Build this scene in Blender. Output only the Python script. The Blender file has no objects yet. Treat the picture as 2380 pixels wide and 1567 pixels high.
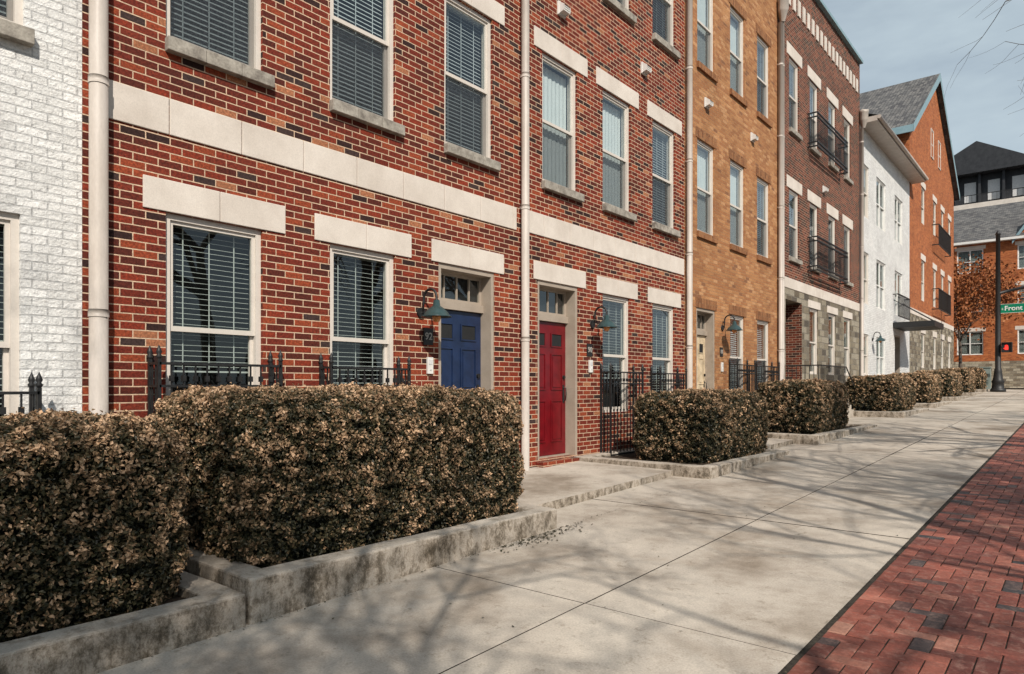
import bpy, bmesh, math, random
import numpy as np
from mathutils import Vector, noise, Matrix
random.seed(7)
scene = bpy.context.scene
COL = scene.collection
EYE = 1.5
FX = -6.1           # facade plane

def gz(y):
    return -1.5 + 0.0285 * max(-20.0, min(48.0, y))

# ------------------------------------------------------------------ materials
def new_mat(name):
    m = bpy.data.materials.new(name); m.use_nodes = True
    nt = m.node_tree
    return m, nt, nt.nodes['Principled BSDF']

def N(nt, t, **kw):
    n = nt.nodes.new(t)
    for k, v in kw.items():
        setattr(n, k, v)
    return n

def ramp(nt, fac, stops, interp='LINEAR'):
    r = N(nt, 'ShaderNodeValToRGB'); r.color_ramp.interpolation = interp
    e = r.color_ramp.elements
    while len(e) < len(stops): e.new(0.5)
    for i, (p, c) in enumerate(stops):
        e[i].position = p; e[i].color = (c[0], c[1], c[2], 1)
    nt.links.new(fac, r.inputs[0])
    return r.outputs[0]

def noise_n(nt, vec, scale, detail=4, rough=0.6):
    n = N(nt, 'ShaderNodeTexNoise'); n.inputs['Scale'].default_value = scale
    n.inputs['Detail'].default_value = detail; n.inputs['Roughness'].default_value = rough
    if vec is not None: nt.links.new(vec, n.inputs['Vector'])
    return n.outputs['Fac']

def mixc(nt, fac, a, b, mode='MIX'):
    m = N(nt, 'ShaderNodeMix', data_type='RGBA', blend_type=mode)
    for sock, val in ((m.inputs[0], fac), (m.inputs[6], a), (m.inputs[7], b)):
        if isinstance(val, (int, float)): sock.default_value = val
        elif isinstance(val, tuple): sock.default_value = (val[0], val[1], val[2], 1)
        else: nt.links.new(val, sock)
    return m.outputs[2]

def mathn(nt, op, a, b=None, clamp=False):
    m = N(nt, 'ShaderNodeMath', operation=op); m.use_clamp = clamp
    for i, v in enumerate((a, b)):
        if v is None: continue
        if isinstance(v, (int, float)): m.inputs[i].default_value = v
        else: nt.links.new(v, m.inputs[i])
    return m.outputs[0]

def bump(nt, bsdf, h, strength, dist):
    b = N(nt, 'ShaderNodeBump'); b.inputs['Strength'].default_value = strength
    b.inputs['Distance'].default_value = dist
    nt.links.new(h, b.inputs['Height']); nt.links.new(b.outputs[0], bsdf.inputs['Normal'])

def brick_mat(name, stops, mortar, bw=.203, bh=.0677, ms=.0055, dist=.007, rough=.85, grime=.25, wob=.004, spec=.25, fc=.8, lump=0):
    m, nt, b = new_mat(name)
    uv = N(nt, 'ShaderNodeUVMap').outputs[0]
    nz = N(nt, 'ShaderNodeTexNoise'); nz.inputs['Scale'].default_value = 14
    nt.links.new(uv, nz.inputs['Vector'])
    off = N(nt, 'ShaderNodeVectorMath', operation='MULTIPLY_ADD')
    nt.links.new(nz.outputs['Color'], off.inputs[0]); off.inputs[1].default_value = (wob, wob, 0)
    nt.links.new(uv, off.inputs[2])
    br = N(nt, 'ShaderNodeTexBrick')
    nt.links.new(off.outputs[0], br.inputs['Vector'])
    br.inputs['Color1'].default_value = (0, 0, 0, 1); br.inputs['Color2'].default_value = (1, 1, 1, 1)
    br.inputs['Mortar'].default_value = (.5, .5, .5, 1)
    br.inputs['Scale'].default_value = 1; br.inputs['Mortar Size'].default_value = ms
    br.inputs['Mortar Smooth'].default_value = .25
    br.inputs['Brick Width'].default_value = bw; br.inputs['Row Height'].default_value = bh
    col = ramp(nt, br.outputs['Color'], stops, 'CONSTANT' if len(stops) > 3 else 'LINEAR')
    fine = noise_n(nt, uv, 48, 5, .72)
    col = mixc(nt, fc, col, ramp(nt, fine, [(.3, (.26, .22, .22)), (.5, (.90, .90, .90)), (.70, (1.9, 1.8, 1.7))]), 'MULTIPLY')
    mcol = mixc(nt, .6, mortar, ramp(nt, noise_n(nt, uv, 30, 3), [(.3, (.55, .55, .55)), (.7, (1.2, 1.2, 1.2))]), 'MULTIPLY')
    col = mixc(nt, br.outputs['Fac'], col, mcol)
    big = noise_n(nt, uv, .9, 5, .65)
    col = mixc(nt, grime * 2, col, ramp(nt, big, [(.3, (.58, .56, .56)), (.55, (1, 1, 1)), (.75, (1.2, 1.17, 1.14))]), 'MULTIPLY')
    nt.links.new(col, b.inputs['Base Color'])
    b.inputs['Roughness'].default_value = rough
    b.inputs['Specular IOR Level'].default_value = spec
    h = mathn(nt, 'SUBTRACT', 1.0, br.outputs['Fac'])
    h = mathn(nt, 'ADD', h, mathn(nt, 'MULTIPLY', fine, .8))
    if lump: h = mathn(nt, 'ADD', h, mathn(nt, 'MULTIPLY', noise_n(nt, uv, 17, 3, .6), lump))
    bump(nt, b, h, 1.0, dist)
    return m

def noisy(name, c1, c2, scale=6, rough=.8, bumpd=.002, c3=None, stretch=(1, 1, 1), spec=.3, metal=0, fine=60, fa=.5):
    m, nt, b = new_mat(name)
    tc = N(nt, 'ShaderNodeTexCoord')
    mp = N(nt, 'ShaderNodeMapping'); mp.inputs['Scale'].default_value = stretch
    nt.links.new(tc.outputs['Object'], mp.inputs['Vector'])
    f = noise_n(nt, mp.outputs[0], scale, 6, .65)
    st = [(.3, c1), (.62, c2)] + ([(.8, c3)] if c3 else [])
    col = ramp(nt, f, st)
    f2 = noise_n(nt, mp.outputs[0], fine, 4, .7)
    col = mixc(nt, fa, col, ramp(nt, f2, [(.3, (.6, .6, .6)), (.65, (1.2, 1.2, 1.2))]), 'MULTIPLY')
    nt.links.new(col, b.inputs['Base Color'])
    b.inputs['Roughness'].default_value = rough; b.inputs['Specular IOR Level'].default_value = spec
    b.inputs['Metallic'].default_value = metal
    if bumpd: bump(nt, b, f2, .8, bumpd)
    return m

red_stops = [(0, (.035, .016, .014)), (.05, (.09, .019, .012)), (.18, (.155, .024, .013)), (.38, (.22, .033, .015)),
             (.55, (.115, .021, .012)), (.68, (.27, .054, .022)), (.82, (.18, .031, .016)), (.93, (.36, .145, .072)), (.965, (.05, .030, .027))]
MAT_RED = brick_mat('red_brick', red_stops, (.66, .475, .33), ms=.0058)
brown_stops = [(0, (.05, .022, .016)), (.2, (.12, .030, .016)), (.45, (.165, .039, .021)), (.65, (.09, .026, .016)), (.8, (.20, .06, .032)), (.95, (.04, .025, .02))]
MAT_BROWN = brick_mat('brown_brick', brown_stops, (.50, .38, .28))
tan_stops = [(0, (.33, .145, .062)), (.25, (.40, .19, .080)), (.5, (.45, .225, .098)), (.72, (.36, .16, .066)), (.88, (.50, .27, .13)), (.97, (.24, .11, .055))]
MAT_TAN = brick_mat('tan_brick', tan_stops, (.42, .25, .14), ms=.0045, fc=.65)
or_stops = [(0, (.32, .09, .03)), (.3, (.40, .125, .042)), (.6, (.46, .15, .05)), (.85, (.35, .10, .035)), (.95, (.22, .07, .03))]
MAT_ORANGE = brick_mat('orange_brick', or_stops, (.46, .27, .16), ms=.004, fc=.6)
white_stops = [(0, (.68, .68, .66)), (.5, (.76, .76, .74)), (1, (.82, .82, .80))]
MAT_WHITE = brick_mat('white_painted_brick', white_stops, (.58, .58, .57), ms=.0055, dist=.012, rough=.55, grime=.2, wob=.011, fc=.28, lump=1.3)
stone_stops = [(0, (.20, .165, .12)), (.2, (.32, .275, .20)), (.4, (.40, .355, .27)), (.6, (.26, .225, .17)), (.8, (.44, .395, .31)), (.93, (.15, .13, .105))]
MAT_STONE = brick_mat('rough_stone', stone_stops, (.30, .27, .22), bw=.43, bh=.19, ms=.012, dist=.06, wob=.03)
MAT_SOLDIER = brick_mat('tan_soldier_brick', [(0, (.18, .07, .03)), (.5, (.28, .12, .05)), (1, (.34, .16, .07))], (.30, .19, .11), ms=.0045)

MAT_LIME = noisy('limestone', (.53, .47, .41), (.66, .60, .535), 1.6, .85, .0012, (.72, .665, .60), fine=90, fa=.3)
MAT_SILL = noisy('weathered_sill', (.16, .14, .12), (.38, .35, .30), 9, .9, .006, (.48, .45, .40), fine=50)
MAT_FRAME = noisy('frame_paint', (.56, .51, .455), (.63, .58, .52), 3, .45, 0, spec=.4, fa=.15)
MAT_DFRAME = noisy('door_frame_paint', (.30, .25, .20), (.38, .32, .26), 3, .5, 0, spec=.4, fa=.2)
MAT_WTRIM = noisy('white_trim', (.62, .61, .58), (.74, .73, .70), 4, .5, 0, fa=.2)
MAT_PIPE = noisy('downspout_paint', (.38, .33, .285), (.48, .43, .385), 4, .45, 0, stretch=(1, 1, .3), spec=.4, fa=.2)
MAT_BLACK = noisy('black_iron', (.008, .008, .009), (.022, .022, .022), 20, .5, .001, spec=.4)
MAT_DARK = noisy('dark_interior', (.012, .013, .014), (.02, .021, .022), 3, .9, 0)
MAT_SLAT = noisy('blind_slat', (.46, .48, .45), (.54, .56, .53), 3, .6, 0, fa=.15)
MAT_SLATU = noisy('blind_slat_light', (.46, .50, .52), (.54, .58, .60), 3, .6, 0, fa=.15)
MAT_CURT = noisy('pale_shade_cloth', (.58, .62, .63), (.68, .71, .72), 1.2, .8, 0, fa=.1)
MAT_SHADE = noisy('lamp_enamel', (.012, .035, .038), (.03, .06, .062), 14, .35, 0, spec=.5)
MAT_ROOF = brick_mat('roof_shingle', [(0, (.07, .07, .075)), (.5, (.12, .12, .12)), (1, (.17, .165, .16))], (.04, .04, .04), bw=.3, bh=.16, ms=.01)
MAT_TRIMBLUE = noisy('blue_grey_trim', (.18, .29, .33), (.24, .35, .39), 4, .5, 0)
MAT_PLATE = noisy('plate_steel', (.5, .5, .5), (.6, .6, .6), 6, .4, 0)
MAT_MULCH = noisy('mulch', (.012, .009, .006), (.06, .04, .025), 30, 1, .03, (.16, .10, .06), fine=90)
MAT_ASPH = noisy('asphalt', (.035, .035, .037), (.06, .06, .06), 2, .9, .003, fine=90)
MAT_GRASS = noisy('dry_lawn', (.05, .06, .025), (.11, .10, .05), 3, 1, .01)
MAT_BARK = noisy('bark', (.05, .04, .03), (.14, .11, .09), 12, .9, .01, stretch=(1, 1, .25))
MAT_DARKM = noisy('dark_metal_cladding', (.018, .020, .024), (.035, .037, .042), 2, .6, 0)
MAT_UTIL = noisy('utility_green_grey', (.16, .20, .18), (.22, .26, .24), 4, .5, 0)
MAT_SIGN = noisy('sign_green', (.0, .16, .085), (.0, .20, .10), 3, .4, 0)

def paint(name, c, rough=.35):
    m, nt, b = new_mat(name)
    tc = N(nt, 'ShaderNodeTexCoord')
    f = noise_n(nt, tc.outputs['Object'], 5, 5)
    col = mixc(nt, 1.0, c, ramp(nt, f, [(.3, (.65, .65, .65)), (.7, (1.2, 1.2, 1.2))]), 'MULTIPLY')
    nt.links.new(col, b.inputs['Base Color']); b.inputs['Roughness'].default_value = rough
    return m
MAT_DBLUE = paint('blue_door_paint', (.010, .023, .068))
MAT_DRED = paint('red_door_paint', (.15, .004, .008))
MAT_DCREAM = paint('cream_door_paint', (.62, .50, .34))
MAT_DDARK = paint('dark_door_paint', (.05, .03, .025))
MAT_TXT = paint('lettering_white', (.8, .8, .78))
MAT_NUM = paint('numeral_pewter', (.38, .36, .33))
MAT_BULB = paint('amber_bulb', (.75, .33, .12), .15)

def glass_mat():
    m = bpy.data.materials.new('window_glass'); m.use_nodes = True
    nt = m.node_tree; nt.nodes.clear()
    out = N(nt, 'ShaderNodeOutputMaterial'); mx = N(nt, 'ShaderNodeMixShader')
    lw = N(nt, 'ShaderNodeLayerWeight'); lw.inputs[0].default_value = .5
    f = mathn(nt, 'POWER', lw.outputs['Facing'], 2.4)
    f = mathn(nt, 'ADD', mathn(nt, 'MULTIPLY', f, .66), .06)
    tr = N(nt, 'ShaderNodeBsdfTransparent'); tr.inputs[0].default_value = (.84, .89, .88, 1)
    gl = N(nt, 'ShaderNodeBsdfGlossy'); gl.inputs['Roughness'].default_value = .015
    gl.inputs['Color'].default_value = (.92, .97, 1, 1)
    tc = N(nt, 'ShaderNodeTexCoord')
    bp = N(nt, 'ShaderNodeBump'); bp.inputs['Strength'].default_value = .15; bp.inputs['Distance'].default_value = .02
    nt.links.new(noise_n(nt, tc.outputs['Object'], 1.6, 1), bp.inputs['Height'])
    nt.links.new(bp.outputs[0], gl.inputs['Normal'])
    nt.links.new(f, mx.inputs[0]); nt.links.new(tr.outputs[0], mx.inputs[1])
    nt.links.new(gl.outputs[0], mx.inputs[2]); nt.links.new(mx.outputs[0], out.inputs[0])
    return m
MAT_GLASS = glass_mat()

def screen_mat():
    m = bpy.data.materials.new('insect_screen'); m.use_nodes = True
    nt = m.node_tree; nt.nodes.clear()
    out = N(nt, 'ShaderNodeOutputMaterial'); mx = N(nt, 'ShaderNodeMixShader')
    tr = N(nt, 'ShaderNodeBsdfTransparent'); df = N(nt, 'ShaderNodeBsdfDiffuse')
    tc = N(nt, 'ShaderNodeTexCoord')
    c = ramp(nt, noise_n(nt, tc.outputs['Object'], 60, 3), [(.3, (.03, .035, .04)), (.7, (.10, .11, .12))])
    nt.links.new(c, df.inputs[0]); mx.inputs[0].default_value = .42
    nt.links.new(tr.outputs[0], mx.inputs[1]); nt.links.new(df.outputs[0], mx.inputs[2]); nt.links.new(mx.outputs[0], out.inputs[0])
    return m
MAT_SCREEN = screen_mat()

def emis(name, c, s):
    m, nt, b = new_mat(name)
    b.inputs['Base Color'].default_value = (c[0], c[1], c[2], 1)
    b.inputs['Emission Color'].default_value = (c[0], c[1], c[2], 1)
    b.inputs['Emission Strength'].default_value = s
    return m
MAT_REDSIG = emis('red_signal_light', (.9, .03, .02), 1.2)

def concrete(name, stain=False):
    m, nt, b = new_mat(name)
    tc = N(nt, 'ShaderNodeTexCoord'); o = tc.outputs['Object']
    f = noise_n(nt, o, 1.1, 7, .62); g = noise_n(nt, o, 85, 4, .75)
    col = ramp(nt, f, [(.28, (.33, .285, .235)), (.5, (.445, .395, .335)), (.72, (.52, .47, .405))])
    col = mixc(nt, .6, col, ramp(nt, g, [(.3, (.6, .6, .6)), (.65, (1.18, 1.18, 1.18))]), 'MULTIPLY')
    spots = noise_n(nt, o, 9, 5, .8)
    col = mixc(nt, .6, col, ramp(nt, spots, [(.33, (.55, .52, .48)), (.43, (1, 1, 1))]), 'MULTIPLY')
    if not stain:
        bl = noise_n(nt, o, .55, 5, .7)
        col = mixc(nt, .85, col, ramp(nt, bl, [(.34, (.62, .58, .54)), (.5, (.97, .97, .97)), (.68, (1.08, 1.07, 1.05))]), 'MULTIPLY')
    if stain:
        mp = N(nt, 'ShaderNodeMapping'); mp.inputs['Scale'].default_value = (5, 5, 3.2)
        nt.links.new(o, mp.inputs['Vector'])
        s = noise_n(nt, mp.outputs[0], 1.5, 8, .82)
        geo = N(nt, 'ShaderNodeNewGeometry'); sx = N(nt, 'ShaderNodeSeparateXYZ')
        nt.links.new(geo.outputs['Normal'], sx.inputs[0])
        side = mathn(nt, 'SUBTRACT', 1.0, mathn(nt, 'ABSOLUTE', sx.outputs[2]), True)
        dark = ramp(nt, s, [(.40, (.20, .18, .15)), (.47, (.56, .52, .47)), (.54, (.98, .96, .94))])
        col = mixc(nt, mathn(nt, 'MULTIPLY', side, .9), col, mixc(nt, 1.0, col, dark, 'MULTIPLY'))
        top = ramp(nt, noise_n(nt, o, 5, 6, .75), [(.38, (.42, .39, .34)), (.5, (1, 1, 1))])
        col = mixc(nt, .7, col, top, 'MULTIPLY')
    nt.links.new(col, b.inputs['Base Color']); b.inputs['Roughness'].default_value = .9
    b.inputs['Specular IOR Level'].default_value = .2
    bump(nt, b, mathn(nt, 'ADD', g, mathn(nt, 'MULTIPLY', spots, .8)), .8, .009 if stain else .0025)
    return m
MAT_CONC = concrete('sidewalk_concrete'); MAT_PLANTER = concrete('weathered_concrete', True)
MAT_JOINT = noisy('joint_dirt', (.02, .017, .013), (.05, .042, .033), 30, 1, 0)

def attr_mat(name, stops, rough=.7, spec=.2, fine=60, bd=0):
    m, nt, b = new_mat(name)
    a = N(nt, 'ShaderNodeAttribute'); a.attribute_name = 'tone'
    col = ramp(nt, a.outputs['Fac'], stops)
    tc = N(nt, 'ShaderNodeTexCoord'); f = noise_n(nt, tc.outputs['Object'], fine, 5, .7)
    col = mixc(nt, .7, col, ramp(nt, f, [(.3, (.55, .55, .55)), (.68, (1.3, 1.3, 1.3))]), 'MULTIPLY')
    if bd:
        mottle = ramp(nt, noise_n(nt, tc.outputs['Object'], 1.3, 6, .7), [(.38, (.38, .35, .34)), (.6, (1.1, 1.08, 1.05))])  # random darker and paler blotches over the pavers
        col = mixc(nt, .8, col, mottle, 'MULTIPLY')
        dust = ramp(nt, noise_n(nt, tc.outputs['Object'], 14, 6, .8), [(.50, (0, 0, 0)), (.72, (1, 1, 1))])
        col = mixc(nt, mathn(nt, 'MULTIPLY', dust, .45), col, (.40, .25, .20))
        bump(nt, b, f, .8, bd)
    nt.links.new(col, b.inputs['Base Color'])
    b.inputs['Roughness'].default_value = rough; b.inputs['Specular IOR Level'].default_value = spec
    return m
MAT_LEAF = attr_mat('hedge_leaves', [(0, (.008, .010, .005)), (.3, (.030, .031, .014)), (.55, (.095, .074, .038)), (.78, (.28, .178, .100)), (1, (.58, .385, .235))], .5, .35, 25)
MAT_RUST = attr_mat('autumn_leaves', [(0, (.10, .03, .012)), (.5, (.28, .09, .03)), (1, (.42, .18, .07))], .6)
MAT_PAVER = attr_mat('clay_pavers', [(0, (.034, .034, .038)), (.12, (.075, .052, .050)), (.2, (.14, .040, .030)), (.55, (.24, .070, .048)), (.85, (.31, .110, .077)), (1, (.36, .18, .13))], .65, .4, 45, .004)
MAT_CORE = noisy('hedge_core', (.004, .005, .003), (.012, .013, .007), 20, 1, 0)  # near-black colour stands in for the shade deep inside the hedge

# ------------------------------------------------------------------ mesh builder
class MB:
    def __init__(s): s.v = []; s.f = []; s.m = []; s.sw = []; s.sm = []
    def face(s, pts, m=0, sw=False, sm=False):
        b = len(s.v); s.v += [tuple(p) for p in pts]
        s.f.append(tuple(range(b, b + len(pts)))); s.m.append(m); s.sw.append(sw); s.sm.append(sm)
    def box(s, x0, x1, y0, y1, z0, z1, m=0, sw=False):
        if x0 > x1: x0, x1 = x1, x0
        if y0 > y1: y0, y1 = y1, y0
        b = len(s.v)
        s.v += [(x0, y0, z0), (x1, y0, z0), (x1, y1, z0), (x0, y1, z0), (x0, y0, z1), (x1, y0, z1), (x1, y1, z1), (x0, y1, z1)]
        for q in ((0, 3, 2, 1), (4, 5, 6, 7), (0, 1, 5, 4), (1, 2, 6, 5), (2, 3, 7, 6), (3, 0, 4, 7)):
            s.f.append(tuple(b + i for i in q)); s.m.append(m); s.sw.append(sw); s.sm.append(False)
    def path(s, pts, rad, n=8, m=0, caps=True):
        pts = [Vector(p) for p in pts]
        if not hasattr(rad, '__len__'): rad = [rad] * len(pts)
        b = len(s.v)
        ref = None
        for i, p in enumerate(pts):
            d = (pts[min(i + 1, len(pts) - 1)] - pts[max(i - 1, 0)]).normalized()
            if ref is None: ref = Vector((0, 0, 1)) if abs(d.z) < .9 else Vector((1, 0, 0))
            if abs(d.dot(ref)) > .995: ref = Vector((0.3, .9, .1)).normalized()
            u = d.cross(ref).normalized(); w = d.cross(u).normalized()
            for k in range(n):
                a = 2 * math.pi * k / n
                s.v.append(tuple(p + (u * math.cos(a) + w * math.sin(a)) * rad[i]))
        for i in range(len(pts) - 1):
            for k in range(n):
                k2 = (k + 1) % n
                s.f.append((b + i * n + k, b + i * n + k2, b + (i + 1) * n + k2, b + (i + 1) * n + k))
                s.m.append(m); s.sw.append(False); s.sm.append(True)
        if caps:
            s.f.append(tuple(b + k for k in range(n))); s.m.append(m); s.sw.append(False); s.sm.append(False)
            e = b + (len(pts) - 1) * n
            s.f.append(tuple(e + k for k in reversed(range(n)))); s.m.append(m); s.sw.append(False); s.sm.append(False)
    def lathe(s, prof, c=(0, 0, 0), n=20, m=0):
        b = len(s.v)
        for r, z in prof:
            for k in range(n):
                a = 2 * math.pi * k / n
                s.v.append((c[0] + r * math.cos(a), c[1] + r * math.sin(a), c[2] + z))
        for i in range(len(prof) - 1):
            for k in range(n):
                k2 = (k + 1) % n
                s.f.append((b + i * n + k, b + i * n + k2, b + (i + 1) * n + k2, b + (i + 1) * n + k))
                s.m.append(m); s.sw.append(False); s.sm.append(True)
    def mesh(s, name, mats):
        me = bpy.data.meshes.new(name); me.from_pydata(s.v, [], s.f)
        for mt in mats: me.materials.append(mt)
        me.polygons.foreach_set('material_index', s.m)
        me.polygons.foreach_set('use_smooth', s.sm)
        me.update()
        uvl = me.uv_layers.new(name='UVMap').data
        for p in me.polygons:
            nx, ny, nzz = abs(p.normal.x), abs(p.normal.y), abs(p.normal.z)
            for li in p.loop_indices:
                c = me.vertices[me.loops[li].vertex_index].co
                if nx >= ny and nx >= nzz: q = (c.y, c.z)
                elif ny >= nzz: q = (c.x + 3.3, c.z)
                else: q = (c.y, c.x)
                if s.sw[p.index]: q = (q[1], q[0])
                uvl[li].uv = q
        return me

def add(name, data, parent=None, loc=(0, 0, 0), label=None, category=None, group=None, kind=None, bevel=0):
    o = bpy.data.objects.new(name, data); COL.objects.link(o)
    o.location = loc
    if parent: o.parent = parent
    if label: o['label'] = label
    if category: o['category'] = category
    if group: o['group'] = group
    if kind: o['kind'] = kind
    if bevel:
        b = o.modifiers.new('bevel', 'BEVEL'); b.width = bevel; b.segments = 2; b.limit_method = 'ANGLE'
    return o

def text_mesh(body, size, mat, mode):
    cu = bpy.data.curves.new('lettering', 'FONT'); cu.body = body; cu.size = size; cu.extrude = .004
    cu.align_x = 'LEFT'; cu.align_y = 'CENTER'; cu.offset = size * .012
    ob = bpy.data.objects.new('tmp', cu); COL.objects.link(ob)
    bpy.context.view_layer.update()
    dg = bpy.context.evaluated_depsgraph_get()
    me = bpy.data.meshes.new_from_object(ob.evaluated_get(dg)); bpy.data.objects.remove(ob)
    for v in me.vertices:
        x, y, z = v.co
        v.co = (z, x, y) if mode == 'X' else (x, -z, y)
    me.materials.clear(); me.materials.append(mat); me.name = 'lettering'
    return me

# ------------------------------------------------------------------ windows / doors
wcache = {}
def window_meshes(w, h, style, var=0):
    key = (round(w, 3), round(h, 3), style, var)
    if key in wcache: return wcache[key]
    fr = MB(); hw = w / 2; t = .052; mid = h * .485
    X0, X1 = -.15, -.035
    fr.box(X0, X1, -hw, -hw + t, 0, h); fr.box(X0, X1, hw - t, hw, 0, h)
    fr.box(X0, X1, -hw + t, hw - t, h - t, h); fr.box(X0, X1 + .01, -hw + t, hw - t, 0, t * .8)
    s = .032; a = hw - t
    def sash(x0, x1, z0, z1):
        fr.box(x0, x1, -a, -a + s, z0, z1); fr.box(x0, x1, a - s, a, z0, z1)
        fr.box(x0, x1, -a + s, a - s, z1 - s, z1); fr.box(x0, x1, -a + s, a - s, z0, z0 + s * 1.35)
    sash(-.085, -.055, mid - .02, h - t)
    sash(-.122, -.090, t * .8, mid + .03)
    if style == 'double':
        fr.box(-.12, -.045, -.04, .04, t, h - t)
    me_f = fr.mesh('window', [MAT_FRAME if style != 'double' else MAT_WTRIM])
    g = MB()
    g.face([(-.07, -a, mid), (-.07, a, mid), (-.07, a, h - t), (-.07, -a, h - t)])
    g.face([(-.106, -a, t * .6), (-.106, a, t * .6), (-.106, a, mid), (-.106, -a, mid)])
    me_g = g.mesh('pane', [MAT_GLASS])
    sc = MB()
    sc.face([(-.072, -a, t * .7), (-.072, a, t * .7), (-.072, a, mid - .022), (-.072, -a, mid - .022)])
    me_s = sc.mesh('screen', [MAT_SCREEN]) if style in ('upper', 'shade') else None
    b = MB()
    rr = random.Random(var * 7 + 3)
    pitch = .048 if style not in ('far', 'double') else .09
    ang = math.radians({'ground': 4, 'upper': 40}.get(style, 30) + rr.uniform(-6, 6))
    wd = pitch * (.44 if style == 'ground' else .46)
    zt = h - .08
    xx = -.175
    if style == 'shade':
        for k in range(16):
            y0 = -a + k * 2 * a / 16; y1 = y0 + 2 * a / 16
            o0 = .012 * (k % 2); o1 = .012 * ((k + 1) % 2)
            b.face([(xx - o0, y0, .03), (xx - o1, y1, .03), (xx - o1, y1, zt), (xx - o0, y0, zt)], 0)
    else:
        z = zt
        zlow = .05 if style != 'ground' or var % 2 else .05 + .28 * h
        while z > zlow:
            dx = wd * math.cos(ang); dz = wd * math.sin(ang)
            jz = rr.uniform(-.003, .003); j2 = rr.uniform(-.003, .003)
            for (ya, yb) in ((-a + .01, -.006), (.006, a - .01)):
                b.face([(xx - dx, ya, z + dz + jz), (xx - dx, yb, z + dz + j2), (xx + dx, yb, z - dz + j2), (xx + dx, ya, z - dz + jz)], 0)
                b.face([(xx + dx, ya, z - dz - .004 + jz), (xx + dx, yb, z - dz - .004 + j2), (xx + dx, yb, z - dz + j2), (xx + dx, ya, z - dz + jz)], 0)
            z -= pitch
        b.box(xx - .02, xx + .02, -a + .01, a - .01, zlow - .03, zlow - .015, 0)
        b.box(xx - .025, xx + .025, -a + .01, a - .01, zt + .01, zt + .05, 0)
        for yc in (-a * .6, a * .6, 0):
            b.box(xx + wd + .001, xx + wd + .003, yc - .005, yc + .005, zlow, zt, 0)
    b.face([(-.40, -hw - .2, -.2), (-.40, hw + .2, -.2), (-.40, hw + .2, h + .2), (-.40, -hw - .2, h + .2)], 1)  # dark sheet behind the blind, coloured to stand in for the unlit room
    sm = {'upper': MAT_SLATU, 'shade': MAT_CURT}.get(style, MAT_SLAT)
    me_b = b.mesh('blind', [sm, MAT_DARK])
    wcache[key] = (me_f, me_g, me_b, me_s)
    return wcache[key]

def make_door(w, h, mat, lites=True):
    hw = w / 2; R = -.20; t = .055; H = 2.06
    fr = MB()
    fr.box(R - .06, -.012, -hw, -hw + t, 0, h); fr.box(R - .06, -.012, hw - t, hw, 0, h)
    fr.box(R - .06, -.012, -hw + t, hw - t, h - .06, h)
    fr.box(R - .05, R + .05, -hw + t, hw - t, H + .01, H + .11)
    fr.box(R - .05, R + .08, -hw + t, hw - t, -.02, .015)
    a = hw - t
    dr = MB(); dr.box(R - .045, R, -a, a, .02, H)
    def panel(y0, y1, z0, z1, glass=False):
        e = .018
        dr.box(R, R + .014, y0, y1, z0, z0 + e); dr.box(R, R + .014, y0, y1, z1 - e, z1)
        dr.box(R, R + .014, y0, y0 + e, z0 + e, z1 - e); dr.box(R, R + .014, y1 - e, y1, z0 + e, z1 - e)
        if glass: dr.box(R, R + .003, y0 + e, y1 - e, z0 + e, z1 - e, 1)
        else: dr.box(R, R + .010, y0 + e * 2.4, y1 - e * 2.4, z0 + e * 2.4, z1 - e * 2.4)
    for sgn in (-1, 1):
        ya, yb = sorted((sgn * .07, sgn * (a - .10)))
        panel(ya, yb, 1.68, 1.90, lites)
        panel(ya, yb, 1.02, 1.58)
        panel(ya, yb, .22, .86)
    tr = MB(); z0 = H + .11; z1 = h - .06
    tr.box(R - .03, R + .01, -a, -a + .04, z0, z1); tr.box(R - .03, R + .01, a - .04, a, z0, z1)
    tr.box(R - .03, R + .01, -a + .04, a - .04, z0, z0 + .04); tr.box(R - .03, R + .01, -a + .04, a - .04, z1 - .04, z1)
    for q in (-.5, 0, .5): tr.box(R - .02, R + .006, q * a - .01, q * a + .01, z0 + .04, z1 - .04)
    tr.face([(R - .01, -a, z0), (R - .01, a, z0), (R - .01, a, z1), (R - .01, -a, z1)], 1)
    tr.face([(R - .05, -a, z0), (R - .05, a, z0), (R - .05, a, z1), (R - .05, -a, z1)], 2)  # dark sheet stands in for the unlit hall behind the transom
    hd = MB()
    hd.box(R, R + .012, a - .085, a - .045, .82, 1.10)
    hd.path([(R + .01, a - .065, 1.06), (R + .055, a - .065, 1.05), (R + .06, a - .065, .95), (R + .05, a - .065, .86), (R + .01, a - .065, .85)], .009, 8)
    hd.path([(R, a - .065, 1.22), (R + .03, a - .065, 1.22)], .028, 12)
    return (dr.mesh('door', [mat, MAT_DARK]), fr.mesh('frame', [MAT_DFRAME]), tr.mesh('transom', [MAT_DFRAME, MAT_GLASS, MAT_DARK]), hd.mesh('handle', [MAT_BLACK]))

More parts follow.
